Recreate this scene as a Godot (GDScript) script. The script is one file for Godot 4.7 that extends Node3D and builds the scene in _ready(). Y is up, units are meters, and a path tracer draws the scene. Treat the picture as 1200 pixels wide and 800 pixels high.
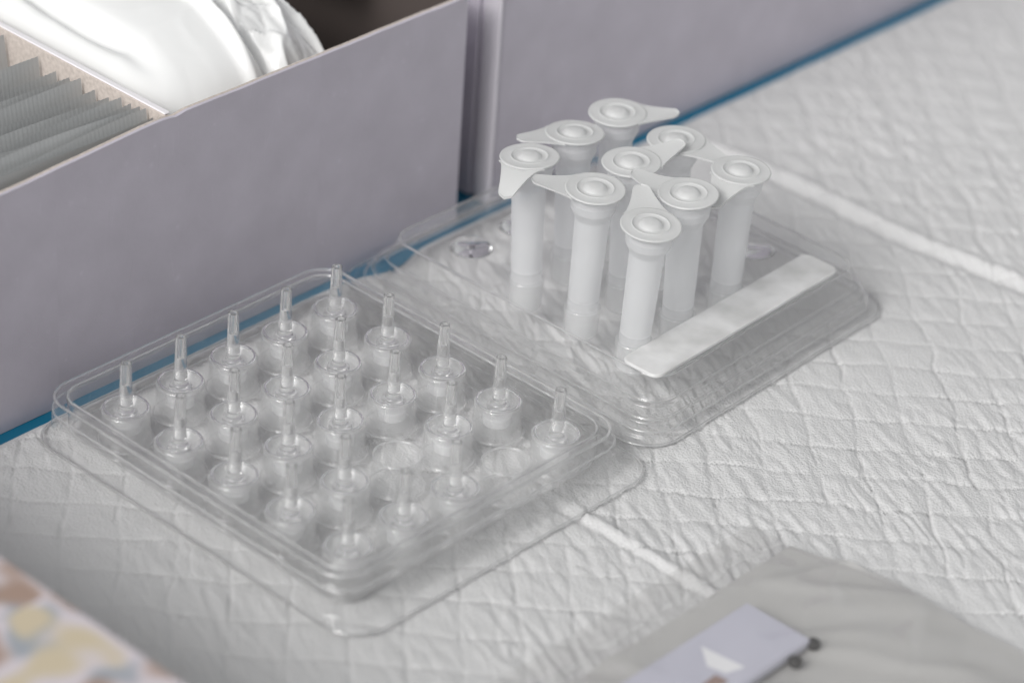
extends Node3D
# A close-up of a test kit on a bench: two clear trays, dropper caps, capped tubes, cartons, on a quilted pad.
# Lengths in this script are in units of 20 mm (the pitch of the dropper caps); U turns them into metres.
const U := 0.02

var rng := RandomNumberGenerator.new()
var used := {}
var M := {}

# ------------------------------------------------------------------ mesh builder
class Mb:
	var v := PackedVector3Array()
	var n := PackedVector3Array()
	var uv := PackedVector2Array()
	var ix := PackedInt32Array()

	func tri(a: int, b: int, c: int) -> void:
		var g := (v[b] - v[a]).cross(v[c] - v[a])
		if g.dot(n[a] + n[b] + n[c]) > 0.0:
			ix.append_array([a, c, b])
		else:
			ix.append_array([a, b, c])

	# rows of equally many points; normals from neighbours, turned by sgn
	func grid(rows: Array, closed := false, sgn := 1.0, uvr := Rect2(0, 0, 1, 1)) -> void:
		var nr := rows.size()
		var nc: int = rows[0].size()
		var base := v.size()
		for i in nr:
			var r0: PackedVector3Array = rows[maxi(i - 1, 0)]
			var r1: PackedVector3Array = rows[mini(i + 1, nr - 1)]
			var r: PackedVector3Array = rows[i]
			for j in nc:
				var j0 := (j - 1 + nc) % nc if closed else maxi(j - 1, 0)
				var j1 := (j + 1) % nc if closed else mini(j + 1, nc - 1)
				var du := r1[j] - r0[j]
				var dv := r[j1] - r[j0]
				var nn := du.cross(dv)
				nn = nn.normalized() * sgn if nn.length_squared() > 1e-20 else Vector3.UP
				v.append(r[j])
				n.append(nn)
				uv.append(uvr.position + uvr.size * Vector2(float(j) / maxf(nc - 1, 1), float(i) / maxf(nr - 1, 1)))
		for i in nr - 1:
			for j in (nc if closed else nc - 1):
				var a := base + i * nc + j
				var b := base + i * nc + (j + 1) % nc
				tri(a, b, a + nc)
				tri(b, b + nc, a + nc)

	# a profile of (radius, height), turned round the y axis; split where it turns sharply
	func lathe(prof: Array, seg := 48, at := Vector3.ZERO, split := 0.7) -> void:
		var run := [prof[0]]
		for k in range(1, prof.size()):
			run.append(prof[k])
			var last := k == prof.size() - 1
			var sharp := false
			if not last:
				var a: Vector2 = prof[k] - prof[k - 1]
				var b: Vector2 = prof[k + 1] - prof[k]
				sharp = absf(a.angle_to(b)) > split
			if last or sharp:
				var rows := []
				for q: Vector2 in run:
					var ring := PackedVector3Array()
					for s in seg:
						var t := TAU * s / seg
						ring.append(at + Vector3(maxf(q.x, 0.0004) * cos(t), q.y, maxf(q.x, 0.0004) * sin(t)))
					rows.append(ring)
				grid(rows, true, 1.0)
				run = [prof[k]]

	func quad(a: Vector3, b: Vector3, c: Vector3, d: Vector3, out: Vector3) -> void:
		var nn := (b - a).cross(d - a).normalized()
		if nn.dot(out) < 0.0:
			nn = -nn
		var s := v.size()
		v.append_array([a, b, c, d])
		n.append_array([nn, nn, nn, nn])
		uv.append_array([Vector2(0, 0), Vector2(1, 0), Vector2(1, 1), Vector2(0, 1)])
		tri(s, s + 1, s + 2)
		tri(s, s + 2, s + 3)

	# a box with chamfered edges
	func box(lo: Vector3, hi: Vector3, ch := 0.01) -> void:
		var c := (lo + hi) / 2.0
		var h := (hi - lo) / 2.0
		ch = minf(ch, minf(h.x, minf(h.y, h.z)) * 0.8)
		for ax in 3:
			var b := (ax + 1) % 3
			var d := (ax + 2) % 3
			for s in [-1.0, 1.0]:
				var q := []
				for k in [[-1, -1], [1, -1], [1, 1], [-1, 1]]:
					var p := Vector3.ZERO
					p[ax] = s * h[ax]
					p[b] = k[0] * (h[b] - ch)
					p[d] = k[1] * (h[d] - ch)
					q.append(c + p)
				var o := Vector3.ZERO
				o[ax] = s
				quad(q[0], q[1], q[2], q[3], o)
			for s in [-1.0, 1.0]:
				for t in [-1.0, 1.0]:
					var q := []
					for k in [[0, -1], [0, 1], [1, 1], [1, -1]]:
						var p := Vector3.ZERO
						p[b] = s * (h[b] - (0.0 if k[0] == 0 else ch))
						p[d] = t * (h[d] - (ch if k[0] == 0 else 0.0))
						p[ax] = k[1] * (h[ax] - ch)
						q.append(c + p)
					var o := Vector3.ZERO
					o[b] = s
					o[d] = t
					quad(q[0], q[1], q[2], q[3], o)
		for sx in [-1.0, 1.0]:
			for sy in [-1.0, 1.0]:
				for sz in [-1.0, 1.0]:
					var e := Vector3(sx, sy, sz)
					var st := v.size()
					for ax in 3:
						var p := Vector3(sx * (h.x - ch), sy * (h.y - ch), sz * (h.z - ch))
						p[ax] = e[ax] * h[ax]
						v.append(c + p)
						n.append(e.normalized())
						uv.append(Vector2.ZERO)
					tri(st, st + 1, st + 2)

	# give a sheet built from closed grids a thickness: a second skin th under the first, joined at both ends
	func thicken(th: float, rows: int, nc: int) -> void:
		var c := v.size()
		var tris := ix.size()
		for i in c:
			v.append(v[i] - n[i] * th)
			n.append(-n[i])
			uv.append(uv[i])
		for k in range(0, tris, 3):
			ix.append_array([ix[k] + c, ix[k + 2] + c, ix[k + 1] + c])
		for i in [0, rows - 1]:
			for j in nc:
				var a: int = i * nc + j
				var b: int = i * nc + (j + 1) % nc
				ix.append_array([a, b, a + c, b, b + c, a + c] if i > 0 else [a, a + c, b, b, a + c, b + c])

	func mesh(mat: Material, scale: float, smooth_uv := true) -> ArrayMesh:
		var vs := PackedVector3Array()
		vs.resize(v.size())
		for i in v.size():
			vs[i] = v[i] * scale
		var a := []
		a.resize(Mesh.ARRAY_MAX)
		a[Mesh.ARRAY_VERTEX] = vs
		a[Mesh.ARRAY_NORMAL] = n
		a[Mesh.ARRAY_TEX_UV] = uv
		a[Mesh.ARRAY_INDEX] = ix
		var m := ArrayMesh.new()
		m.add_surface_from_arrays(Mesh.PRIMITIVE_TRIANGLES, a)
		m.surface_set_material(0, mat)
		return m

# ------------------------------------------------------------------ naming
func numbered(called: String) -> String:
	if not used.has(called):
		used[called] = 0
		return called
	used[called] += 1
	return "%s_%03d" % [called, used[called]]

func tag(o: Node3D, label: String, category: String, group := "", kind := "") -> Node3D:
	if label: o.set_meta("label", label)
	if category: o.set_meta("category", category)
	if group: o.set_meta("group", group)
	if kind: o.set_meta("kind", kind)
	return o

func thing(called: String, at: Vector3, label: String, category: String, group := "") -> Node3D:
	var o := Node3D.new()
	o.name = numbered(called)
	add_child(o, true)
	o.position = at * U
	return tag(o, label, category, group)

func part(parent: Node, called: String, mb: Mb, mat: Material) -> MeshInstance3D:
	var o := MeshInstance3D.new()
	o.name = numbered(called) if parent == self else called
	o.mesh = mb.mesh(mat, U)
	if parent != self:
		var k := 1
		while parent.has_node(NodePath(o.name)):
			o.name = "%s_%03d" % [called, k]
			k += 1
	parent.add_child(o, true)
	return o

# ------------------------------------------------------------------ materials
func noise_tex(freq: float, oct: int, seed_: int, size := 512, lo := Color.BLACK, hi := Color.WHITE, type := FastNoiseLite.TYPE_SIMPLEX_SMOOTH) -> NoiseTexture2D:
	var f := FastNoiseLite.new()
	f.seed = seed_
	f.noise_type = type
	f.frequency = freq
	f.fractal_octaves = oct
	var t := NoiseTexture2D.new()
	t.width = size
	t.height = size
	t.seamless = true
	t.noise = f
	var g := Gradient.new()
	g.set_color(0, lo)
	g.set_color(1, hi)
	t.color_ramp = g
	return t

func lin(r: float, g: float, b: float, a := 1.0) -> Color:
	var c := Color(r, g, b).linear_to_srgb()
	c.a = a
	return c

func clear(r: float, g: float, b: float, a: float, rough: float) -> StandardMaterial3D:
	var m := StandardMaterial3D.new()
	m.transparency = BaseMaterial3D.TRANSPARENCY_ALPHA
	m.albedo_color = lin(r, g, b, a)
	m.roughness = rough
	m.cull_mode = BaseMaterial3D.CULL_DISABLED
	return m

func solid(r: float, g: float, b: float, rough: float) -> StandardMaterial3D:
	var m := StandardMaterial3D.new()
	m.albedo_color = lin(r, g, b)
	m.roughness = rough
	m.cull_mode = BaseMaterial3D.CULL_DISABLED
	return m

func triplanar(m: StandardMaterial3D, tile: float) -> void:
	m.uv1_triplanar = true
	m.uv1_scale = Vector3.ONE / (tile * U)

func make_materials() -> void:
	M.tray = clear(0.95, 0.955, 0.96, 0.045, 0.05)
	M.tray_b = clear(0.95, 0.955, 0.96, 0.04, 0.04)
	M.socket = clear(0.96, 0.965, 0.97, 0.06, 0.04)
	M.cap = clear(0.96, 0.965, 0.97, 0.07, 0.045)
	var g := StandardMaterial3D.new()
	g.refraction_enabled = true
	g.refraction_scale = 0.045
	g.transparency = BaseMaterial3D.TRANSPARENCY_ALPHA
	g.albedo_color = Color(0.99, 0.99, 0.99, 0.09)
	g.roughness = 0.1
	M.nozzle = g
	var tg := g.duplicate()
	tg.refraction_scale = 0.05
	tg.albedo_color = Color(1, 1, 1, 0.01)
	tg.roughness = 0.03
	M.tray_solid = tg
	var bg := tg.duplicate()
	bg.albedo_color = Color(1, 1, 1, 0.12)
	M.bead = bg
	var cg := g.duplicate()
	cg.roughness = 0.05
	cg.albedo_color = Color(1, 1, 1, 0.03)
	M.cap_solid = cg
	# milky tubes
	var t := StandardMaterial3D.new()
	t.transparency = BaseMaterial3D.TRANSPARENCY_ALPHA
	t.albedo_color = lin(0.82, 0.83, 0.84, 0.66)
	t.roughness = 0.34
	t.backlight_enabled = true
	t.backlight = Color(0.9, 0.9, 0.9)
	t.cull_mode = BaseMaterial3D.CULL_DISABLED
	M.tube = t
	var l := t.duplicate()
	l.albedo_color = lin(0.70, 0.705, 0.70, 0.86)
	l.roughness = 0.38
	l.backlight = Color(0.7, 0.7, 0.7)
	l.heightmap_enabled = true
	l.heightmap_texture = noise_tex(0.03, 3, 9, 256)
	l.heightmap_scale = 0.003
	l.uv1_triplanar = true
	l.uv1_scale = Vector3.ONE / (0.5 * U)
	M.lid = l
	# pad
	var p := solid(0.59, 0.59, 0.59, 0.85)
	p.heightmap_enabled = true
	p.heightmap_texture = noise_tex(0.06, 4, 3, 512)
	p.heightmap_scale = 0.026
	triplanar(p, 1.6)
	p.rim_enabled = true
	p.rim = 0.3
	M.pad = p
	M.blue = solid(0.001, 0.14, 0.25, 0.4)
	# carton board
	var c := solid(1, 1, 1, 0.42)
	c.albedo_texture = board_texture()
	c.heightmap_enabled = true
	c.heightmap_texture = noise_tex(0.05, 3, 22, 512)
	c.heightmap_scale = 0.004
	triplanar(c, 5.0)
	M.board = c
	var w := solid(0.8, 0.78, 0.8, 0.6)
	M.board_edge = w
	var k := solid(1, 1, 1, 0.8)
	k.albedo_texture = noise_tex(0.05, 4, 31, 512, Color(0.70, 0.66, 0.63), Color(0.82, 0.78, 0.75))
	triplanar(k, 2.5)
	M.raw = k
	var f := solid(0.54, 0.55, 0.55, 0.4)
	f.heightmap_enabled = true
	M.foil = f
	var vb := solid(0.88, 0.885, 0.88, 0.25)
	vb.backlight_enabled = true
	vb.backlight = Color(0.5, 0.5, 0.5)
	M.white_bag = vb
	var bm := solid(1, 1, 1, 0.22)
	bm.albedo_texture = noise_tex(0.012, 4, 61, 256, Color(0.78, 0.78, 0.775), Color(0.95, 0.95, 0.95))
	triplanar(bm, 3.0)
	bm.transparency = BaseMaterial3D.TRANSPARENCY_ALPHA
	bm.albedo_color = Color(1, 1, 1, 0.88)
	bm.heightmap_enabled = true
	bm.heightmap_texture = noise_tex(0.01, 3, 62, 256)
	bm.heightmap_scale = 0.02
	bm.clearcoat_enabled = true
	bm.clearcoat = 1.0
	bm.clearcoat_roughness = 0.06
	M.bar = bm
	M.table = solid(0.25, 0.24, 0.23, 0.5)

func board_texture() -> ImageTexture:
	# lilac-grey card: soft mottling, fine fibre, a few rubs and hairline scratches
	var im := Image.create(1024, 1024, false, Image.FORMAT_RGB8)
	var f := FastNoiseLite.new()
	f.seed = 21; f.frequency = 0.004; f.fractal_octaves = 4
	var r := RandomNumberGenerator.new()
	r.seed = 5
	for y in 1024:
		for x in 1024:
			var k := 1.0 + 0.035 * f.get_noise_2d(x, y) + r.randf_range(-0.012, 0.012)
			im.set_pixel(x, y, Color(0.755 * k, 0.735 * k, 0.775 * k))
	for i in 90:
		var p := Vector2(r.randf() * 1024, r.randf() * 1024)
		var d := Vector2(r.randf_range(-1, 1) * 0.25, 1).normalized() if r.randf() < 0.6 else Vector2.from_angle(r.randf() * TAU)
		var up := 1.0 + r.randf_range(-0.05, 0.06)
		for k in r.randi_range(10, 130):
			var q := p + d * k
			var qx := posmod(int(q.x), 1024)
			var qy := posmod(int(q.y), 1024)
			var c := im.get_pixel(qx, qy)
			im.set_pixel(qx, qy, Color(c.r * up, c.g * up, c.b * up))
	for i in 40:
		var p := Vector2(r.randf() * 1024, r.randf() * 1024)
		var rad := r.randf_range(5, 16)
		var up := r.randf_range(0.01, 0.05)
		for yy in range(-20, 21):
			for xx in range(-20, 21):
				var e := up * exp(-(xx * xx + yy * yy) / (rad * rad * 0.5)) * r.randf_range(0.5, 1.5)
				var qx := posmod(int(p.x) + xx, 1024)
				var qy := posmod(int(p.y) + yy, 1024)
				var c := im.get_pixel(qx, qy)
				im.set_pixel(qx, qy, Color(c.r * (1 + e), c.g * (1 + e), c.b * (1 + e)))
	return ImageTexture.create_from_image(im)

# ------------------------------------------------------------------ shapes
# a closed ring: r = [xmin, xmax, zmin, zmax, corner radius, y, rib]
func ring(r: Array, ns: int, nc: int, skew := 0.0) -> PackedVector3Array:
	var out := PackedVector3Array()
	var x0: float = r[0]; var x1: float = r[1]; var z0: float = r[2]; var z1: float = r[3]
	var rad: float = minf(r[4], minf(x1 - x0, z1 - z0) * 0.499)
	var y: float = r[5]
	var rib: float = r[6]
	var cs := [Vector2(x1 - rad, z1 - rad), Vector2(x0 + rad, z1 - rad), Vector2(x0 + rad, z0 + rad), Vector2(x1 - rad, z0 + rad)]
	var cx := (x0 + x1) / 2.0
	for k in 4:
		var a0 := PI / 2.0 * k
		var c: Vector2 = cs[k]
		for i in nc + 1:
			var a := a0 + PI / 2.0 * i / nc
			out.append(Vector3(c.x + rad * cos(a), y, c.y + rad * sin(a)))
		var e: Vector2 = c + rad * Vector2(cos(a0 + PI / 2.0), sin(a0 + PI / 2.0))
		var c2: Vector2 = cs[(k + 1) % 4]
		var s: Vector2 = c2 + rad * Vector2(cos(a0 + PI / 2.0), sin(a0 + PI / 2.0))
		var o := Vector2(cos(a0 + PI / 2.0), sin(a0 + PI / 2.0))
		var ln := (s - e).length()
		for i in range(1, ns):
			var q := e.lerp(s, float(i) / ns)
			var d := fposmod(ln * i / ns, 0.46) / 0.46
			q += o * rib * smoothstep(0.0, 0.12, d) * smoothstep(1.0, 0.88, d)
			out.append(Vector3(q.x, y, q.y))
	if skew != 0.0:
		for i in out.size():
			var q := out[i]
			q.z -= skew * (q.x - cx) * clampf((q.z + 1.3) / 6.5, 0, 1)
			out[i] = q
	return out

func fillet(prof: Array, rad: float, steps := 4) -> Array:
	var out := [prof[0]]
	for i in range(1, prof.size() - 1):
		var a: Array = prof[i - 1]
		var p: Array = prof[i]
		var b: Array = prof[i + 1]
		var la := 0.0
		var lb := 0.0
		for k in [0, 1, 2, 3, 5]:
			la = maxf(la, absf(p[k] - a[k]))
			lb = maxf(lb, absf(p[k] - b[k]))
		var fa := minf(0.45, rad / maxf(la, 1e-4))
		var fb := minf(0.45, rad / maxf(lb, 1e-4))
		for s in steps + 1:
			var t := float(s) / steps
			var q := []
			for k in 7:
				var pa: float = lerpf(p[k], a[k], fa)
				var pb: float = lerpf(p[k], b[k], fb)
				q.append(lerpf(lerpf(pa, p[k], t), lerpf(p[k], pb, t), t))
			out.append(q)
	out.append(prof[-1])
	return out

func tray_mesh(prof: Array, rad: float, ns: int, nc: int, skew := 0.0) -> Mb:
	var m := Mb.new()
	var rows := []
	for q in fillet(prof, rad):
		rows.append(ring(q, ns, nc, skew))
	m.grid(rows, true, 1.0)
	return m

# a rounded plastic bead that runs once round a rectangle r = [xmin, xmax, zmin, zmax, corner radius, y]
func bead(r: Array, rad: float, ns: int, nc: int, skew := 0.0) -> Mb:
	var rows := []
	for k in 9:
		var a := -TAU * k / 8.0
		var d := rad * cos(a)
		rows.append(ring([r[0] - d, r[1] + d, r[2] - d, r[3] + d, r[4] + d, r[5] + rad * sin(a), 0.0], ns, nc, skew))
	var m := Mb.new()
	m.grid(rows, true, -1.0)
	return m

func disc_rows(rect: Array, y: float, ns: int, nc: int, skew := 0.0) -> Array:
	var a := ring([rect[0], rect[1], rect[2], rect[3], rect[4], y, 0.0], ns, nc, skew)
	var c := Vector3((rect[0] + rect[1]) / 2, y, (rect[2] + rect[3]) / 2)
	var rows := []
	for t in [0.0, 0.006, 0.012, 0.5, 0.999]:
		var r := PackedVector3Array()
		for p in a:
			r.append(p.lerp(c, t))
		rows.append(r)
	return rows

# ------------------------------------------------------------------ build
func _ready() -> void:
	rng.seed = 7
	var cam := Camera3D.new()
	cam.name = "camera"
	cam.transform = Transform3D(Basis(Vector3(0.682198, 0.060674, 0.728646), Vector3(0.349174, 0.848536, -0.397573), Vector3(-0.642404, 0.525648, 0.557684)).orthonormalized(), Vector3(-22.9151, 23.0723 + 0.57, 26.8387) * U)
	cam.near = 0.05
	cam.far = 20.0
	cam.fov = 12.826
	var at := CameraAttributesPhysical.new()
	at.frustum_focal_length = 106.74
	at.frustum_focus_distance = 42.9 * U
	at.exposure_aperture = 7.2
	at.frustum_near = 0.05
	at.frustum_far = 20.0
	cam.attributes = at
	add_child(cam)
	cam.current = true

	var env := Environment.new()
	env.background_mode = Environment.BG_SKY
	var sky := Sky.new()
	# thin even cloud, brighter towards the horizon and round the veiled sun
	var from := Vector3(-1.0, 0.74, 0.08).normalized()
	var im := Image.create(256, 128, false, Image.FORMAT_RGBAF)
	for j in 128:
		var el := PI * (0.5 - (j + 0.5) / 128.0)
		for i in 256:
			var az := TAU * (i + 0.5) / 256.0
			var d := Vector3(sin(az) * cos(el), sin(el), -cos(az) * cos(el))
			var base := lerpf(0.30, 0.78, pow(1.0 - maxf(d.y, 0.0), 1.3))
			if d.y < 0.0:
				base = 0.22
			var g := d.angle_to(from) / deg_to_rad(17.0)
			var halo := 13.0 * exp(-g * g)
			im.set_pixel(i, j, Color(base * 0.985 + halo, base + halo * 0.992, base * 1.02 + halo * 0.985))
	var sm := PanoramaSkyMaterial.new()
	sm.panorama = ImageTexture.create_from_image(im)
	sky.sky_material = sm
	env.sky = sky
	env.background_energy_multiplier = 1.0
	env.tonemap_mode = Environment.TONE_MAPPER_LINEAR
	env.tonemap_exposure = 0.83
	env.sdfgi_enabled = true
	env.ssao_enabled = true
	env.ssil_enabled = true
	var we := WorldEnvironment.new()
	we.name = "environment"
	we.environment = env
	add_child(we)
	var sun := DirectionalLight3D.new()
	sun.name = "sun"
	sun.light_color = Color(1.0, 0.985, 0.965)
	sun.light_energy = 0.2
	sun.light_angular_distance = 14.0
	sun.shadow_enabled = true
	sun.basis = Basis.looking_at(-from, Vector3.UP)
	add_child(sun)

	make_materials()
	build_pad()
	build_boxes()
	build_sachets()
	build_white_bag()
	build_cap_tray()
	build_tube_tray()
	build_tubes()
	build_pouch()
	build_print_box()

# ------------------------------------------------------------------ pad
var n1 := FastNoiseLite.new()
var n2 := FastNoiseLite.new()
var n3 := FastNoiseLite.new()

func pad_height(x: float, z: float) -> float:
	var wx := x + 0.10 * n1.get_noise_2d(x * 30.0, z * 30.0)
	var wz := z + 0.10 * n1.get_noise_2d(x * 30.0 + 500.0, z * 30.0)
	var a := (wx * 0.73 + wz * 0.68) / 0.74
	var b := (wx * -0.77 + wz * 0.64) / 0.74
	var ta := absf(fposmod(a, 1.0) - 0.5) * 2.0
	var tb := absf(fposmod(b, 1.0) - 0.5) * 2.0
	ta = 1.0 - ta
	tb = 1.0 - tb
	var puff := pow(clampf(minf(ta, tb) * 1.5, 0.0, 1.0), 0.7)
	var amt := 0.5 + 0.7 * n3.get_noise_2d(x * 7.0 + 300.0, z * 7.0)
	var h := -0.056 + 0.018 * puff
	h -= 0.032 * (exp(-ta * ta * 700.0) + exp(-tb * tb * 700.0)) * (0.6 + 0.9 * n3.get_noise_2d(x * 40.0, z * 40.0 + 77.0))
	# crumples, mostly along z: ridges and sharp furrows
	var w := 1.0 - absf(n2.get_noise_2d(x * 84.0 + z * 40.0, z * 15.0 - x * 7.0)) * 3.6
	var wf := 1.0 - absf(n1.get_noise_2d(x * 120.0 + z * 60.0 + 900.0, z * 34.0)) * 4.0
	h += 0.040 * pow(maxf(w, 0.0), 1.3) * amt * (0.5 + 0.5 * puff)
	h -= 0.036 * maxf(wf, 0.0) * amt
	h += 0.008 * n3.get_noise_2d(x * 120.0, z * 80.0)
	h += 0.03 * n3.get_noise_2d(x * 9.0, z * 9.0)
	h = clampf(h, -0.126, 0.004)
	# folded seams
	var s1 := (x - (3.50 - 0.02 * (z - 5.6))) / 0.10
	h = maxf(h, h + 0.06 * exp(-s1 * s1) * smoothstep(3.5, 6.2, z)) + 0.0
	h -= 0.03 * exp(-pow((x - 3.36 + 0.02 * (z - 5.6)) / 0.05, 2.0)) * smoothstep(3.5, 6.0, z)
	var s2 := (x - (13.15 + 0.04 * z + 0.06 * sin(z * 1.3))) / 0.14
	h += 0.065 * exp(-s2 * s2 * 2.0) - 0.07 * exp(-pow(s2 + 1.9, 2.0) * 1.2)
	return h

func build_pad() -> void:
	n1.seed = 1; n1.frequency = 0.02; n1.noise_type = FastNoiseLite.TYPE_SIMPLEX_SMOOTH; n1.fractal_octaves = 2
	n2.seed = 2; n2.frequency = 0.02; n2.noise_type = FastNoiseLite.TYPE_SIMPLEX_SMOOTH; n2.fractal_octaves = 3
	n3.seed = 3; n3.frequency = 0.02; n3.noise_type = FastNoiseLite.TYPE_SIMPLEX_SMOOTH; n3.fractal_octaves = 3
	var tb := Mb.new()
	tb.box(Vector3(-60, -2.2, -40), Vector3(70, -0.2, 40), 0.05)
	tag(part(self, "table", tb, M.table), "", "", "", "structure")
	var root := thing("absorbent_pad", Vector3.ZERO, "white diamond-quilted absorbent pad with a blue border spread under everything", "pad")
	var rows := []
	var st := 0.042
	var x := -9.0
	while x <= 26.0:
		var r := PackedVector3Array()
		var edge := -1.21 + 0.03 * n1.get_noise_2d(x * 12.0, 7.0) + 0.012 * n2.get_noise_2d(x * 40.0, 3.0) + 0.22 * exp(-pow((x - 6.3) / 0.5, 2.0)) - 0.04 * exp(-pow((x - 4.5) / 0.6, 2.0))
		for k in 340:
			var z := edge + (k * st if k < 300 else 300 * st + (k - 300) * 0.3)
			var h := pad_height(x, z) if k > 0 else -0.11
			if k < 4:
				h = lerpf(-0.105, h, k / 4.0)
			r.append(Vector3(x, h, z))
		rows.append(r)
		x += st
	var m := Mb.new()
	m.grid(rows, false, -1.0)
	part(root, "quilted_top", m, M.pad)
	var bl := []
	for i in 200:
		var bx := -9.0 + 35.0 * i / 199.0
		var r := PackedVector3Array()
		for k in 14:
			var z := -2.4 + 0.14 * k
			r.append(Vector3(bx, -0.139 + 0.008 * n3.get_noise_2d(bx * 30.0, z * 40.0) + 0.0, z))
		bl.append(r)
	var mb := Mb.new()
	mb.grid(bl, false, -1.0)
	part(root, "blue_backing", mb, M.blue)

# ------------------------------------------------------------------ cartons
const BZ := -1.45
func panel_x(x0: float, x1: float, top: Callable, z0: float, z1: float, y0: float, bow := 0.0) -> Mb:
	# a wall along x from z0 (front) back to z1, its top edge following top(x)
	var m := Mb.new()
	var n := 160
	var fr := []; var tp := []; var bk := []
	var b := 0.012
	for i in n + 1:
		var x := lerpf(x0, x1, float(i) / n)
		var y: float = top.call(x)
		var o := bow * sin(PI * i / n)
		var f := PackedVector3Array()
		for k in 13:
			f.append(Vector3(x, lerpf(y0, y - b, k / 12.0), z0 + o * sin(PI * k / 12.0)))
		fr.append(f)
		tp.append(PackedVector3Array([Vector3(x, y - b, z0), Vector3(x, y, z0 - b), Vector3(x, y, z1 + b), Vector3(x, y - b, z1)]))
		bk.append(PackedVector3Array([Vector3(x, y - b, z1), Vector3(x, y0, z1)]))
	m.grid(fr, false, 1.0)
	m.grid(tp, false, 1.0)
	m.grid(bk, false, 1.0)
	for x in [x0, x1]:
		var y: float = top.call(x)
		m.quad(Vector3(x, y0, z0), Vector3(x, y0, z1), Vector3(x, y, z1), Vector3(x, y, z0), Vector3(1 if x == x1 else -1, 0, 0))
	return m

func front_top(x: float) -> float:
	var y := 3.62 + 0.17 * smoothstep(-1.5, 2.3, x) + 0.02 * smoothstep(3, 8, x)
	y += 0.008 * n2.get_noise_2d(x * 60.0, 40.0)
	y -= 0.03 * exp(-pow((x - 2.2) / 0.10, 2.0))
	return y

func build_boxes() -> void:
	var b := thing("open_carton", Vector3(0, -0.1, 0), "long open lilac-grey carton holding sachets and a white bag", "carton")
	var y0 := -0.035
	part(b, "front_panel", panel_x(-6.0, 8.10, func(x): return front_top(x) + 0.1, BZ, BZ - 0.05, y0, 0.03), M.board)
	part(b, "front_liner", panel_x(-5.9, 8.0, func(x): return front_top(x) + 0.092, BZ - 0.053, BZ - 0.11, y0), M.raw)
	var e := Mb.new()
	e.box(Vector3(8.05, y0, -9.5), Vector3(8.10, 3.87, BZ - 0.053), 0.012)
	part(b, "end_panel", e, M.board)
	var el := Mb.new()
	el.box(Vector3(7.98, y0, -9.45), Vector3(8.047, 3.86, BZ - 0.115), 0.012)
	part(b, "end_liner", el, solid(0.07, 0.055, 0.05, 0.8))  # darker than the front liner: the gap's shade painted into its colour
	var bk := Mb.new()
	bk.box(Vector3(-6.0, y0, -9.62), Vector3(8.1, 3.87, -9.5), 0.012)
	part(b, "back_panel", bk, solid(0.10, 0.08, 0.07, 0.7))  # deep shade of the carton interior painted into the panel colour
	var bf := Mb.new()
	bf.box(Vector3(6.5, 3.875, -9.5), Vector3(8.1, 3.92, -3.3), 0.012)
	part(b, "added_shade_flap", bf, M.board)  # unseen flap, added to keep light out of the gap below
	var ba := Mb.new()
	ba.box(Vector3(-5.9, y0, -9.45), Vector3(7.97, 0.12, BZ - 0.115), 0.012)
	part(b, "base_panel", ba, solid(0.05, 0.035, 0.03, 0.7))  # near-black brown paints in the shade at the bottom of the gap
	var d := Mb.new()
	d.box(Vector3(2.08, 0.13, -9.4), Vector3(2.16, 3.87, BZ - 0.12), 0.02)
	var dv := part(b, "divider", d, M.raw)
	var dt := Mb.new()
	dt.box(Vector3(2.07, 3.872, -9.4), Vector3(2.17, 3.90, BZ - 0.10), 0.012)
	part(dv, "top_edge", dt, M.board_edge)
	# the tall closed carton
	var c := thing("tall_carton", Vector3(0, -0.1, 0), "tall closed lilac-grey carton behind the capped tubes", "carton")
	var m := Mb.new()
	m.box(Vector3(8.93, y0, -10.0), Vector3(30.0, 6.1, BZ), 0.02)
	part(c, "body", m, M.board)
	var fl := Mb.new()
	fl.box(Vector3(8.87, y0, -9.9), Vector3(8.927, 5.93, BZ - 0.46), 0.02)
	part(c, "side_flap", fl, M.board)
	var ed := Mb.new()
	ed.box(Vector3(8.85, y0, BZ - 0.36), Vector3(8.935, 5.93, BZ + 0.012), 0.03)
	part(c, "corner_strip", ed, solid(0.50, 0.48, 0.52, 0.55))  # separate lilac strip down the front left corner

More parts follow.
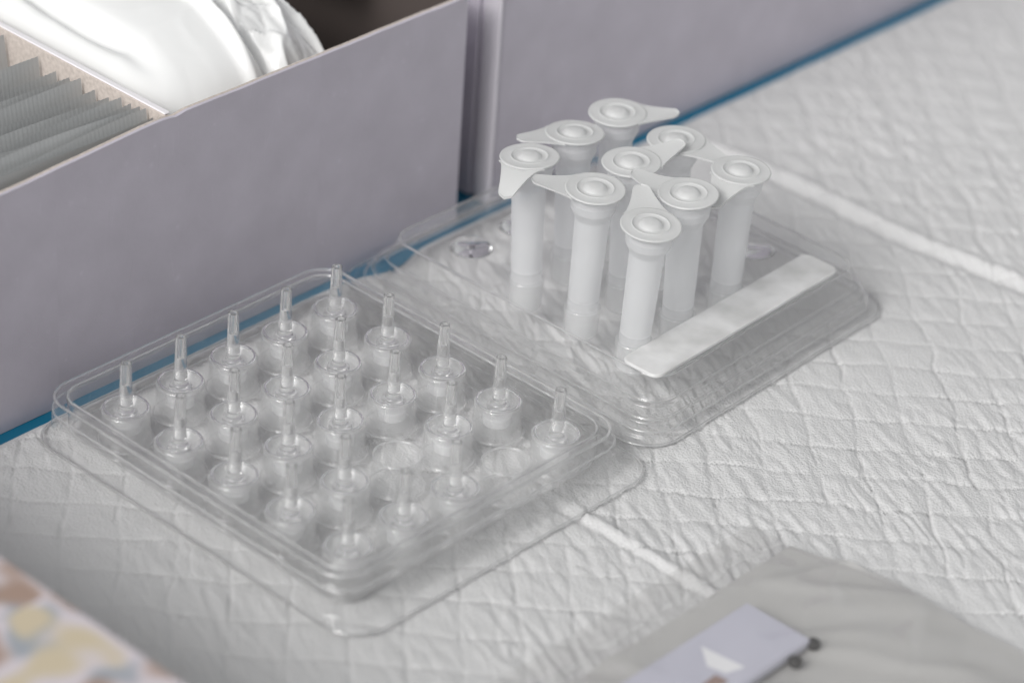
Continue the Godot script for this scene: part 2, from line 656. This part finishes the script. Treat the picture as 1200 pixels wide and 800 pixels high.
func build_sachets() -> void:
	var zs := [-1.70, -1.90, -2.03, -2.22, -2.43, -2.70, -3.0, -3.31, -3.56, -3.86, -4.26, -5.04]
	var ys := [3.70, 3.74, 3.76, 3.73, 3.70, 3.64, 3.64, 3.66, 3.62, 3.60, 3.64, 3.74]
	var words := ["nearest the front panel", "second from the front panel", "third from the front panel", "fourth from the front panel", "fifth from the front panel", "sixth from the front panel", "seventh from the front panel", "eighth from the front panel", "ninth from the front panel", "tenth from the front panel", "second from the back", "rearmost"]
	for i in zs.size():
		var x1 := 2.03
		var x0 := -5.0
		var lean := 0.30 + 0.05 * rng.randf_range(-1, 1)
		var z: float = zs[i]
		var top: float = ys[i]
		var rows := []
		var n := 260
		for k in n + 1:
			var x := lerpf(x0, x1, float(k) / n)
			var r := PackedVector3Array()
			var tooth := 0.012 * absf(fposmod(x / 0.075, 1.0) - 0.5) * 2.0
			var drop := 0.03 * (x1 - x) * (0.3 + 0.2 * sin(i * 1.7)) + 0.03 * sin(x * 1.3 + i * 2.1)
			for q in 9:
				var t := q / 8.0
				var y := lerpf(0.6, top - tooth - drop, t)
				var zz := z + (1.0 - t) * lean * 1.6 + 0.05 * sin(x * 1.1 + i) * (1.0 - t) + 0.05 * sin(x * 0.9 + i * 2.3) * t * clampf((x1 - x) * 0.6, 0, 1)
				zz += 0.0025 * sin(x * TAU / 0.075) * smoothstep(0.80, 0.9, t)
				r.append(Vector3(x, y, minf(zz, BZ - 0.15 - 0.012 * (zs.size() - i))))
			rows.append(r)
		var m := Mb.new()
		m.grid(rows, false, 1.0)
		var root := thing("sachet", Vector3.ZERO, "grey crimped sachet standing in the open carton, " + words[i], "sachet", "sachets standing in the open carton")
		part(root, "film", m, M.foil)

func build_white_bag() -> void:
	var rows := []
	var n := 120
	var f := FastNoiseLite.new()
	f.seed = 11
	f.frequency = 0.02
	f.fractal_octaves = 3
	for i in n + 1:
		var u := float(i) / n
		var r := PackedVector3Array()
		for k in n + 1:
			var w := float(k) / n
			var x := lerpf(2.25, 6.15, u)
			var z := lerpf(-7.6, -1.62, w)
			# right outline narrows
			x = lerpf(2.22, 6.05 + 0.12 * sin(w * 9.0 + 1.0), u)
			var e := pow(clampf(4.0 * u * (1.0 - u), 0, 1), 0.16) * pow(clampf(5.0 * w * (1.0 - w), 0, 1), 0.25)
			var h := 1.4 + 2.75 * e
			var right := smoothstep(0.50, 0.64, u)
			var rd := 1.0 - absf(f.get_noise_2d(x * 26.0 + z * 10.0, z * 12.0 - x * 8.0)) * 3.2
			var rd2 := 1.0 - absf(f.get_noise_2d(x * 60.0 - z * 26.0 + 300.0, z * 40.0)) * 3.5
			h += (0.24 * maxf(rd, 0.0) + 0.06 * maxf(rd2, 0.0)) * (0.04 + 0.96 * right) * e
			# a standing fold and its pinch near the front, a crease down the left
			h += 0.24 * exp(-pow((u - 0.56 - 0.05 * sin(w * 5.0)) / 0.03, 2.0)) * smoothstep(0.3, 0.7, w) * e
			h -= 0.30 * exp(-pow((u - 0.63 - 0.05 * sin(w * 6.0)) / 0.03, 2.0)) * smoothstep(0.3, 0.7, w) * e
			h -= 0.30 * exp(-pow((u - 0.15 - 0.10 * (1 - w)) / 0.04, 2.0)) * smoothstep(0.1, 0.5, 1.0 - w)
			h += 0.06 * f.get_noise_2d(x * 12.0, z * 12.0)
			r.append(Vector3(x, h, z))
		rows.append(r)
	var m := Mb.new()
	m.grid(rows, false, -1.0)
	var root := thing("white_bag", Vector3.ZERO, "puffy glossy white plastic bag lying in the open carton", "bag")
	part(root, "film", m, M.white_bag)

# ------------------------------------------------------------------ tray of dropper caps
const DZ := 1.0988
func build_cap_tray() -> void:
	var t := thing("cap_tray", Vector3.ZERO, "clear plastic tray with raised rim holding rows of dropper caps", "tray")
	var prof := [
		[-0.93, 5.03, -1.06, 5.46, 0.55, 0.004, 0.0],
		[-0.92, 5.02, -1.05, 5.45, 0.55, 0.035, 0.0],
		[-0.80, 4.90, -1.02, 5.16, 0.50, 0.04, 0.0],
		[-0.77, 4.86, -1.00, 5.11, 0.48, 0.10, 0.022],
		[-0.75, 4.82, -0.99, 5.06, 0.48, 0.42, 0.022],
		[-0.70, 4.76, -0.97, 5.01, 0.46, 0.45, 0.0],
		[-0.68, 4.72, -0.96, 4.98, 0.44, 0.62, 0.0],
		[-0.54, 4.59, -0.83, 4.84, 0.36, 0.62, 0.0],
		[-0.52, 4.57, -0.81, 4.82, 0.34, 0.06, 0.0],
		[-0.40, 4.45, -0.7, 4.7, 0.30, 0.05, 0.0],
	]
	var nc := 4 * (14 + 1 + 139)
	var all := fillet(prof, 0.035)
	# profile corner k > 0 owns five rounded rings, from 5 k - 4 to 5 k
	for q in [["lip", 0, 4, true], ["flange", 4, 12, false], ["outer_wall", 12, 16, false], ["shoulder", 16, 25, false], ["rim_band", 25, 26, false], ["rim", 26, 36, true], ["inner_wall", 36, 41, false]]:
		var rows := []
		for i in range(q[1], q[2] + 1):
			rows.append(ring(all[i], 140, 14))
		var m := Mb.new()
		m.grid(rows, true, 1.0)
		if q[3]:
			m.thicken(0.010, rows.size(), nc)
		part(t, q[0], m, M.tray_solid if q[3] else M.tray)
	var m := Mb.new()
	for q in [[-0.69, 4.73, -0.97, 4.99, 0.44, 0.612, 0.021], [-0.53, 4.58, -0.82, 4.83, 0.35, 0.615, 0.018], [-0.735, 4.80, -0.985, 5.045, 0.47, 0.43, 0.014], [-0.925, 5.025, -1.055, 5.455, 0.55, 0.03, 0.014], [-0.50, 4.55, -0.80, 4.80, 0.33, 0.055, 0.010]]:
		part(t, "edge_bead", bead(q, q[6], 60, 14), M.bead)
	m.grid(disc_rows([-0.47, 4.52, -0.77, 4.77, 0.32], 0.045, 140, 14), true, 1.0)
	part(t, "floor", m, M.tray)
	# sockets
	var sm := Mb.new()
	sm.lathe([Vector2(0.42, 0.050), Vector2(0.375, 0.062), Vector2(0.358, 0.10), Vector2(0.350, 0.30), Vector2(0.340, 0.51), Vector2(0.334, 0.538), Vector2(0.326, 0.541), Vector2(0.322, 0.53), Vector2(0.326, 0.50), Vector2(0.334, 0.30), Vector2(0.340, 0.10), Vector2(0.36, 0.052)], 56, Vector3.ZERO, 1.6)
	var smesh := sm.mesh(M.socket, U)
	var ring_mesh := []
	for q in [[0.332, 0.542, 0.013], [0.385, 0.06, 0.012]]:
		var bm := Mb.new()
		var pr := []
		for k in 11:
			pr.append(Vector2(q[0] + q[2] * cos(TAU * k / 10.0), q[1] + q[2] * sin(TAU * k / 10.0)))
		bm.lathe(pr, 48, Vector3.ZERO, 3.0)
		ring_mesh.append(bm.mesh(M.bead, U))
	var fm := Mb.new()
	fm.lathe([Vector2(0.0, 0.20), Vector2(0.19, 0.20), Vector2(0.205, 0.215), Vector2(0.205, 0.335), Vector2(0.19, 0.35), Vector2(0.0, 0.35)], 40)
	var fmat := clear(0.92, 0.925, 0.93, 0.38, 0.2)
	var fmesh := fm.mesh(fmat, U)
	# a dropper cap
	var cm := Mb.new()
	cm.lathe([Vector2(0.285, 0.08), Vector2(0.300, 0.10), Vector2(0.302, 0.53), Vector2(0.308, 0.56), Vector2(0.300, 0.582), Vector2(0.288, 0.576), Vector2(0.262, 0.545), Vector2(0.220, 0.495), Vector2(0.188, 0.460), Vector2(0.165, 0.452)], 56, Vector3.ZERO, 1.2)
	cm.lathe([Vector2(0.165, 0.44), Vector2(0.205, 0.44), Vector2(0.255, 0.46), Vector2(0.262, 0.40), Vector2(0.262, 0.10)], 56, Vector3.ZERO, 1.2)
	var rm := Mb.new()
	var bead := []
	for k in 13:
		bead.append(Vector2(0.306 + 0.017 * cos(-TAU * k / 12.0 + 1.0), 0.577 - 0.013 * sin(-TAU * k / 12.0 + 1.0)))
	bead.reverse()
	rm.lathe(bead, 56, Vector3.ZERO, 3.0)
	var rmesh := rm.mesh(M.cap_solid, U)
	var cmesh := cm.mesh(M.cap, U)
	var nm := Mb.new()
	nm.lathe([Vector2(0.0, 0.44), Vector2(0.150, 0.44), Vector2(0.163, 0.452), Vector2(0.163, 0.505), Vector2(0.150, 0.520), Vector2(0.120, 0.525), Vector2(0.104, 0.545), Vector2(0.098, 0.58), Vector2(0.088, 0.9), Vector2(0.079, 1.275), Vector2(0.073, 1.292), Vector2(0.045, 1.294), Vector2(0.038, 1.285), Vector2(0.036, 0.95), Vector2(0.0, 0.94)], 32)
	var nmesh := nm.mesh(M.nozzle, U)
	var empty := {"2,2": false}
	var rowname := ["row nearest the open carton", "second row from the carton", "third row from the carton", "fourth row from the carton", "row farthest from the carton"]
	var colname := ["at its left end", "second from its left end", "third from its left end", "second from its right end", "at its right end"]
	for i in 5:
		for j in 5:
			var at := Vector3(j, 0, i * DZ)
			var so := MeshInstance3D.new()
			so.name = "socket" if i + j == 0 else "socket_%03d" % (i * 5 + j)
			so.mesh = smesh
			so.position = at * U
			t.add_child(so, true)
			for k in 2:
				var sr := MeshInstance3D.new()
				sr.name = ["socket_rim", "socket_foot"][k]
				sr.mesh = ring_mesh[k]
				so.add_child(sr, true)
			if (i == 3 and j == 2) or (i == 4 and j == 3):
				continue
			var c := thing("dropper_cap", at, "clear dropper cap, %s, %s" % [rowname[i], colname[j]], "dropper cap", "dropper caps standing in the clear tray")
			c.rotation = Vector3(rng.randf_range(-1, 1) * 0.02, rng.randf() * TAU, rng.randf_range(-1, 1) * 0.02)
			var body := MeshInstance3D.new()
			body.name = "cup"
			body.mesh = cmesh
			c.add_child(body, true)
			var fp := MeshInstance3D.new()
			fp.name = "filter_plug"
			fp.mesh = fmesh
			c.add_child(fp, true)
			var rim := MeshInstance3D.new()
			rim.name = "rim"
			rim.mesh = rmesh
			c.add_child(rim, true)
			var nz := MeshInstance3D.new()
			nz.name = "nozzle"
			nz.mesh = nmesh
			c.add_child(nz, true)

# ------------------------------------------------------------------ tray under the tubes
const TOP := 0.87
const FOOT := [[6.37, 1.6], [7.42, 1.5], [8.42, 1.45], [6.40, 2.70], [7.42, 2.6], [8.42, 2.6], [6.27, 3.82], [7.32, 3.74], [8.42, 3.74]]
const SUNK := 0.45
func build_tube_tray() -> void:
	var t := thing("tube_tray", Vector3.ZERO, "upturned clear plastic tray with stepped sides under the capped tubes", "tray")
	var F := [5.20, 11.13, -1.30, 5.06]
	var T := [5.71, 10.52, -0.60, 4.70]
	var prof := []
	for q in [[-0.02, 0.004, 0.6], [0.0, 0.045, 0.6], [0.15, 0.06, 0.55], [0.20, 0.12, 0.55], [0.33, 0.14, 0.5], [0.38, 0.27, 0.5], [0.52, 0.29, 0.45], [0.58, 0.47, 0.45], [0.76, 0.50, 0.42], [0.97, TOP - 0.005, 0.4], [1.02, TOP, 0.38]]:
		var r := []
		for k in 4:
			r.append(lerpf(F[k], T[k], q[0]))
		r.append_array([q[2], q[1], 0.0])
		prof.append(r)
	var l: Array = prof[-1]
	var nc := 4 * (14 + 1 + 59)
	var all := fillet(prof, 0.03)
	var dr := disc_rows(l, TOP, 60, 14, 0.035)
	for q in [["lip", 0, 4, true], ["flange", 4, 11, false], ["lower_step", 11, 21, false], ["step", 21, 30, true], ["side_wall", 30, 31, false], ["step", 31, 40, true], ["side_wall", 40, 41, false], ["top_edge", 41, 46, true], ["top_sheet", 46, 46, false]]:
		var rows := []
		for i in range(q[1], q[2] + 1):
			rows.append(ring(all[i], 60, 14, 0.035))
		if q[0] == "top_sheet":
			rows.append_array(dr.slice(1))
		var m := Mb.new()
		m.grid(rows, true, 1.0)
		if q[3]:
			m.thicken(0.014, rows.size(), nc)
		part(t, q[0], m, M.tray_solid if q[3] else M.tray_b)
	for q in [[1.0, TOP - 0.012, 0.38, 0.018], [0.755, 0.50, 0.42, 0.012], [0.50, 0.29, 0.45, 0.012], [0.34, 0.14, 0.5, 0.012], [0.0, 0.03, 0.6, 0.014]]:
		var r := []
		for k in 4:
			r.append(lerpf(F[k], T[k], q[0]))
		r.append_array([q[2], q[1]])
		part(t, "edge_bead", bead(r, q[3], 60, 14, 0.035), M.bead)
	var bar := Mb.new()
	var br := []
	for q in [[0.0, 0.0], [0.0, 0.035], [0.012, 0.045]]:
		br.append(ring([5.70 + q[0], 10.10 - q[0], 3.98 + q[0], 4.66 - q[0], 0.14, TOP + q[1], 0.0], 40, 8, 0.035))
	for q in [0.025, 0.1, 0.25, 0.3395]:
		br.append(ring([5.70 + q, 10.10 - q, 3.98 + q, 4.66 - q, 0.12, TOP + 0.045, 0.0], 40, 8, 0.035))
	bar.grid(br, true, 1.0)
	part(t, "pale_bar", bar, M.bar)
	var hr := Mb.new()
	hr.lathe([Vector2(0.232, 0.001), Vector2(0.238, 0.018), Vector2(0.252, 0.022), Vector2(0.268, 0.012), Vector2(0.275, 0.001)], 36, Vector3.ZERO, 2.0)
	for i in FOOT.size():
		var o := MeshInstance3D.new()
		o.mesh = hr.mesh(M.cap, U)
		o.position = Vector3(FOOT[i][0], TOP, FOOT[i][1]) * U
		o.name = "hole_rim" if i == 0 else "hole_rim_%03d" % i
		t.add_child(o, true)
	var wl := Mb.new()
	wl.lathe([Vector2(0.275, 0.0), Vector2(0.268, -0.02), Vector2(0.25, -0.42), Vector2(0.22, -0.46), Vector2(0.0, -0.47)], 36)
	var wm := wl.mesh(clear(0.8, 0.8, 0.8, 0.28, 0.15), U)
	for i in FOOT.size():
		var o := MeshInstance3D.new()
		o.mesh = wm
		o.position = Vector3(FOOT[i][0], TOP - 0.003, FOOT[i][1]) * U
		o.name = "well" if i == 0 else "well_%03d" % i
		t.add_child(o, true)
	var d := Mb.new()
	d.lathe([Vector2(0.0, 0.003), Vector2(0.32, 0.003), Vector2(0.33, 0.012), Vector2(0.305, 0.03), Vector2(0.25, 0.09), Vector2(0.17, 0.125), Vector2(0.09, 0.14), Vector2(0.0, 0.145)], 40)
	for q in [[6.38, 0.46], [7.42, 0.5], [9.62, 3.3], [9.62, 0.5]]:
		var o := MeshInstance3D.new()
		o.mesh = d.mesh(M.tray_solid, U)
		o.position = Vector3(q[0], TOP, q[1]) * U
		o.name = "dome"
		if t.has_node("dome"):
			o.name = "dome_%03d" % t.get_child_count()
		t.add_child(o, true)

# ------------------------------------------------------------------ tubes
func lid_mesh(bend: float) -> Array:
	var disc := Mb.new()
	disc.lathe([Vector2(0.0, -0.05), Vector2(0.38, -0.05), Vector2(0.43, -0.035), Vector2(0.44, -0.015), Vector2(0.432, 0.0), Vector2(0.41, 0.004), Vector2(0.40, -0.004), Vector2(0.29, -0.006), Vector2(0.275, 0.012), Vector2(0.262, 0.012), Vector2(0.25, -0.012), Vector2(0.19, -0.02), Vector2(0.165, 0.0), Vector2(0.14, 0.035), Vector2(0.09, 0.052), Vector2(0.0, 0.058)], 64, Vector3.ZERO, 1.4)
	var tab := Mb.new()
	var up := []; var dn := []
	var n := 22
	for i in n + 1:
		var t := float(i) / n
		var x := lerpf(0.30, 0.92, t)
		# half width: wide at the disc, concave, rounded tip
		var w := lerpf(0.36, 0.105, pow(t, 0.62))
		w *= sqrt(clampf(1.0 - pow(maxf(0.0, (t - 0.88) / 0.12), 2.0), 0.0, 1.0))
		w = maxf(w, 0.002)
		var y := -0.012 + bend * pow(t, 1.6)
		var a := PackedVector3Array(); var b := PackedVector3Array()
		for k in 9:
			var s := k / 8.0 * 2.0 - 1.0
			var dip := -0.012 * (1.0 - s * s) * t
			a.append(Vector3(x, y + dip, s * w))
			b.append(Vector3(x, y - 0.03 + dip, s * w * 0.98))
		up.append(a); dn.append(b)
	tab.grid(up, false, -1.0)
	tab.grid(dn, false, 1.0)
	var s1 := []; var s2 := []
	for i in n + 1:
		s1.append(PackedVector3Array([up[i][0], dn[i][0]]))
		s2.append(PackedVector3Array([up[i][8], dn[i][8]]))
	tab.grid(s1, false, -1.0)
	tab.grid(s2, false, 1.0)
	return [disc, tab]

func build_tubes() -> void:
	var pos := [[6.37, 1.5], [7.44, 1.42], [8.40, 1.41], [6.38, 2.77], [7.39, 2.57], [8.44, 2.53], [6.22, 3.96], [7.26, 3.76], [8.44, 3.77]]
	var ang := [160.0, -154.0, 47.0, -126.0, 14.0, 86.0, -51.0, -103.0, 167.0]
	var bend := [-0.25, 0.02, 0.05, 0.05, 0.10, -0.03, 0.10, 0.10, -0.2]
	var hts := [2.88, 2.87, 2.87, 2.88, 2.87, 2.86, 2.86, 2.90, 2.86]
	var words := ["leftmost capped milky tube, its tab drooping over its own neck",
		"capped milky tube behind the leftmost one, its tab pointing left at the carton",
		"rearmost capped milky tube by the tall carton, its tab pointing right",
		"capped milky tube in front of the leftmost, its long tab reaching left",
		"middle capped milky tube, its tab lying over the lid to its right",
		"capped milky tube at back right, under the tab of the middle tube",
		"nearest capped milky tube at the front corner, its tab raised backwards",
		"capped milky tube just behind the nearest one, its tab curled up",
		"rightmost capped milky tube, its tab hidden behind a neighbour's lid"]
	var body := Mb.new()
	body.lathe([Vector2(0.0, 0.03), Vector2(0.12, 0.025), Vector2(0.175, 0.004), Vector2(0.205, 0.0), Vector2(0.218, 0.02), Vector2(0.220, 0.06), Vector2(0.2285, 0.62)], 48, Vector3.ZERO, 0.9)
	var tip := body
	body = Mb.new()
	body.lathe([Vector2(0.2285, 0.62), Vector2(0.236, 1.1), Vector2(0.245, 1.6), Vector2(0.252, 1.97), Vector2(0.258, 2.0), Vector2(0.305, 2.10), Vector2(0.322, 2.13)], 48, Vector3.ZERO, 0.9)
	var collar := Mb.new()
	collar.lathe([Vector2(0.322, 2.13), Vector2(0.332, 2.16), Vector2(0.335, 2.24), Vector2(0.342, 2.25), Vector2(0.342, 2.265), Vector2(0.335, 2.275), Vector2(0.338, 2.34), Vector2(0.352, 2.355), Vector2(0.352, 2.385), Vector2(0.338, 2.40)], 48, Vector3.ZERO, 1.4)
	var bm := body.mesh(M.tube, U)
	var tm: StandardMaterial3D = M.tube.duplicate()
	tm.albedo_color.a = 0.52
	var tmesh := tip.mesh(tm, U)
	var cm := collar.mesh(M.tube, U)
	for i in 9:
		var f := Vector3(FOOT[i][0], TOP, FOOT[i][1])
		var top := Vector3(pos[i][0], hts[i], pos[i][1])
		f -= (top - f).normalized() * SUNK
		var ax := (top - f)
		var o := thing("capped_tube", f, words[i], "test tube", "capped tubes standing on the upturned tray")
		var yv := ax.normalized()
		var xv := Vector3(1, 0, 0) - yv * yv.x
		xv = xv.normalized()
		o.basis = Basis(xv, yv, xv.cross(yv))
		var b := MeshInstance3D.new()
		b.name = "tube_body"; b.mesh = bm
		o.add_child(b, true)
		var e := MeshInstance3D.new()
		e.name = "tube_tip"; e.mesh = tmesh
		o.add_child(e, true)
		var c := MeshInstance3D.new()
		c.name = "collar"; c.mesh = cm
		o.add_child(c, true)
		var lm := lid_mesh(bend[i])
		var l := MeshInstance3D.new()
		l.name = "lid"
		l.mesh = lm[0].mesh(M.lid, U)
		l.position = Vector3(0, ax.length(), 0) * U
		l.rotation = Vector3(rng.randf_range(-1, 1) * 0.03, -deg_to_rad(ang[i]), rng.randf_range(-1, 1) * 0.03)
		o.add_child(l, true)
		var tb := MeshInstance3D.new()
		tb.name = "tab"
		tb.mesh = lm[1].mesh(M.lid, U)
		l.add_child(tb, true)

# ------------------------------------------------------------------ pouch at the lower right
func build_pouch() -> void:
	var f := FastNoiseLite.new()
	f.seed = 5; f.frequency = 0.02; f.fractal_octaves = 3
	var p := thing("clear_pouch", Vector3.ZERO, "clear plastic pouch with a grey backing lying at the lower right", "pouch")
	# grey backing sheet
	var rows := []
	for i in 91:
		var r := PackedVector3Array()
		for k in 81:
			var u := i / 90.0
			var w := k / 80.0
			var z := lerpf(7.86, 14.0, w)
			var xr := 5.0 + 0.35 * smoothstep(7.8, 9.6, z) + 0.05 * sin(z * 2.3)
			var x := lerpf(-4.0, xr, u)
			var h := 0.04 + 0.02 * f.get_noise_2d(x * 22.0 - z * 10, z * 16.0)
			h += 0.06 * maxf(0.0, 1.0 - 4.0 * absf(f.get_noise_2d(x * 14.0 - z * 12.0, z * 9.0)))
			r.append(Vector3(x, h, z))
		rows.append(r)
	var m := Mb.new()
	m.grid(rows, false, -1.0)
	var gm := solid(0.50, 0.495, 0.485, 0.32)
	part(p, "backing_sheet", m, gm)
	# clear film above
	rows = []
	for i in 101:
		var r := PackedVector3Array()
		for k in 91:
			var u := i / 100.0
			var w := k / 90.0
			var z := lerpf(7.16, 14.0, w)
			var xr := 4.97 + 0.42 * smoothstep(7.6, 9.8, z)
			var x := lerpf(-4.0, xr, u)
			var h := 0.03 + 0.09 * smoothstep(0.06, 0.11, w) * smoothstep(1.0, 0.985, u) + 0.21 * smoothstep(0.0, 0.2, w) * smoothstep(1.0, 0.8, u)
			h += (0.05 * f.get_noise_2d(x * 30.0 + 90, z * 24.0) + 0.08 * maxf(0.0, 1.0 - 4.0 * absf(f.get_noise_2d(x * 16.0 + z * 10.0, z * 12.0 + 50.0)))) * smoothstep(0.0, 0.12, w) * smoothstep(1.0, 0.9, u)
			r.append(Vector3(x, h, z))
		rows.append(r)
	m = Mb.new()
	m.grid(rows, false, -1.0)
	part(p, "clear_film", m, clear(0.50, 0.48, 0.46, 0.12, 0.05))
	# the flat lilac pack inside
	var c := thing("lilac_pack", Vector3(0, 0, 0), "flat lilac-white pack inside the clear pouch", "pack")
	m = Mb.new()
	m.box(Vector3(-2.0, 0.11, 8.43), Vector3(3.30, 0.26, 9.50), 0.03)
	part(c, "pack_body", m, solid(0.55, 0.55, 0.64, 0.4))
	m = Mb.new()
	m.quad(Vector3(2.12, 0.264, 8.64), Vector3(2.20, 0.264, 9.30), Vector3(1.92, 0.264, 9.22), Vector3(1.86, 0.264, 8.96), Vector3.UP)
	part(c, "painted_glare", m, solid(0.85, 0.85, 0.87, 0.5))  # glare on the film, painted as a flat white patch on the pack
	m = Mb.new()
	m.quad(Vector3(1.80, 0.264, 9.14), Vector3(1.83, 0.264, 9.34), Vector3(1.52, 0.264, 9.32), Vector3(1.50, 0.264, 9.16), Vector3.UP)
	part(c, "brown_print", m, solid(0.30, 0.20, 0.17, 0.5))
	for q in [[3.33, 9.52], [2.86, 9.60]]:
		m = Mb.new()
		m.lathe([Vector2(0.03, 0.0), Vector2(0.08, 0.0), Vector2(0.09, 0.03), Vector2(0.09, 0.08), Vector2(0.07, 0.10), Vector2(0.04, 0.08), Vector2(0.0, 0.075)], 28, Vector3(q[0], 0.12, q[1]))
		part(c, "black_stud", m, solid(0.004, 0.004, 0.005, 0.5))

func build_print_box() -> void:
	var img := Image.create(512, 512, false, Image.FORMAT_RGB8)
	var f := FastNoiseLite.new()
	f.seed = 77; f.frequency = 0.006; f.fractal_octaves = 2
	var f2 := FastNoiseLite.new()
	f2.seed = 78; f2.frequency = 0.008; f2.fractal_octaves = 2
	for y in 512:
		for x in 512:
			var a := f.get_noise_2d(x, y)
			var b := f2.get_noise_2d(x, y)
			var c := Color(0.80, 0.77, 0.79)
			c = c.lerp(Color(0.60, 0.62, 0.65), smoothstep(0.0, 0.5, b))
			c = c.lerp(Color(0.77, 0.72, 0.62), smoothstep(0.06, 0.42, a))
			c = c.lerp(Color(0.62, 0.53, 0.48), smoothstep(0.10, 0.55, -a))
			img.set_pixel(x, y, c)
	var mt := StandardMaterial3D.new()
	mt.albedo_texture = ImageTexture.create_from_image(img)
	mt.roughness = 0.45
	mt.uv1_triplanar = true
	mt.uv1_scale = Vector3.ONE / (4.5 * U)
	var b := thing("printed_box", Vector3.ZERO, "white box printed with ochre and brown flowers at the lower left corner", "box")
	var m := Mb.new()
	m.box(Vector3(-13, -0.03, -1.0), Vector3(-4.93, 2.37, 16), 0.06)
	part(b, "printed_sides", m, mt)
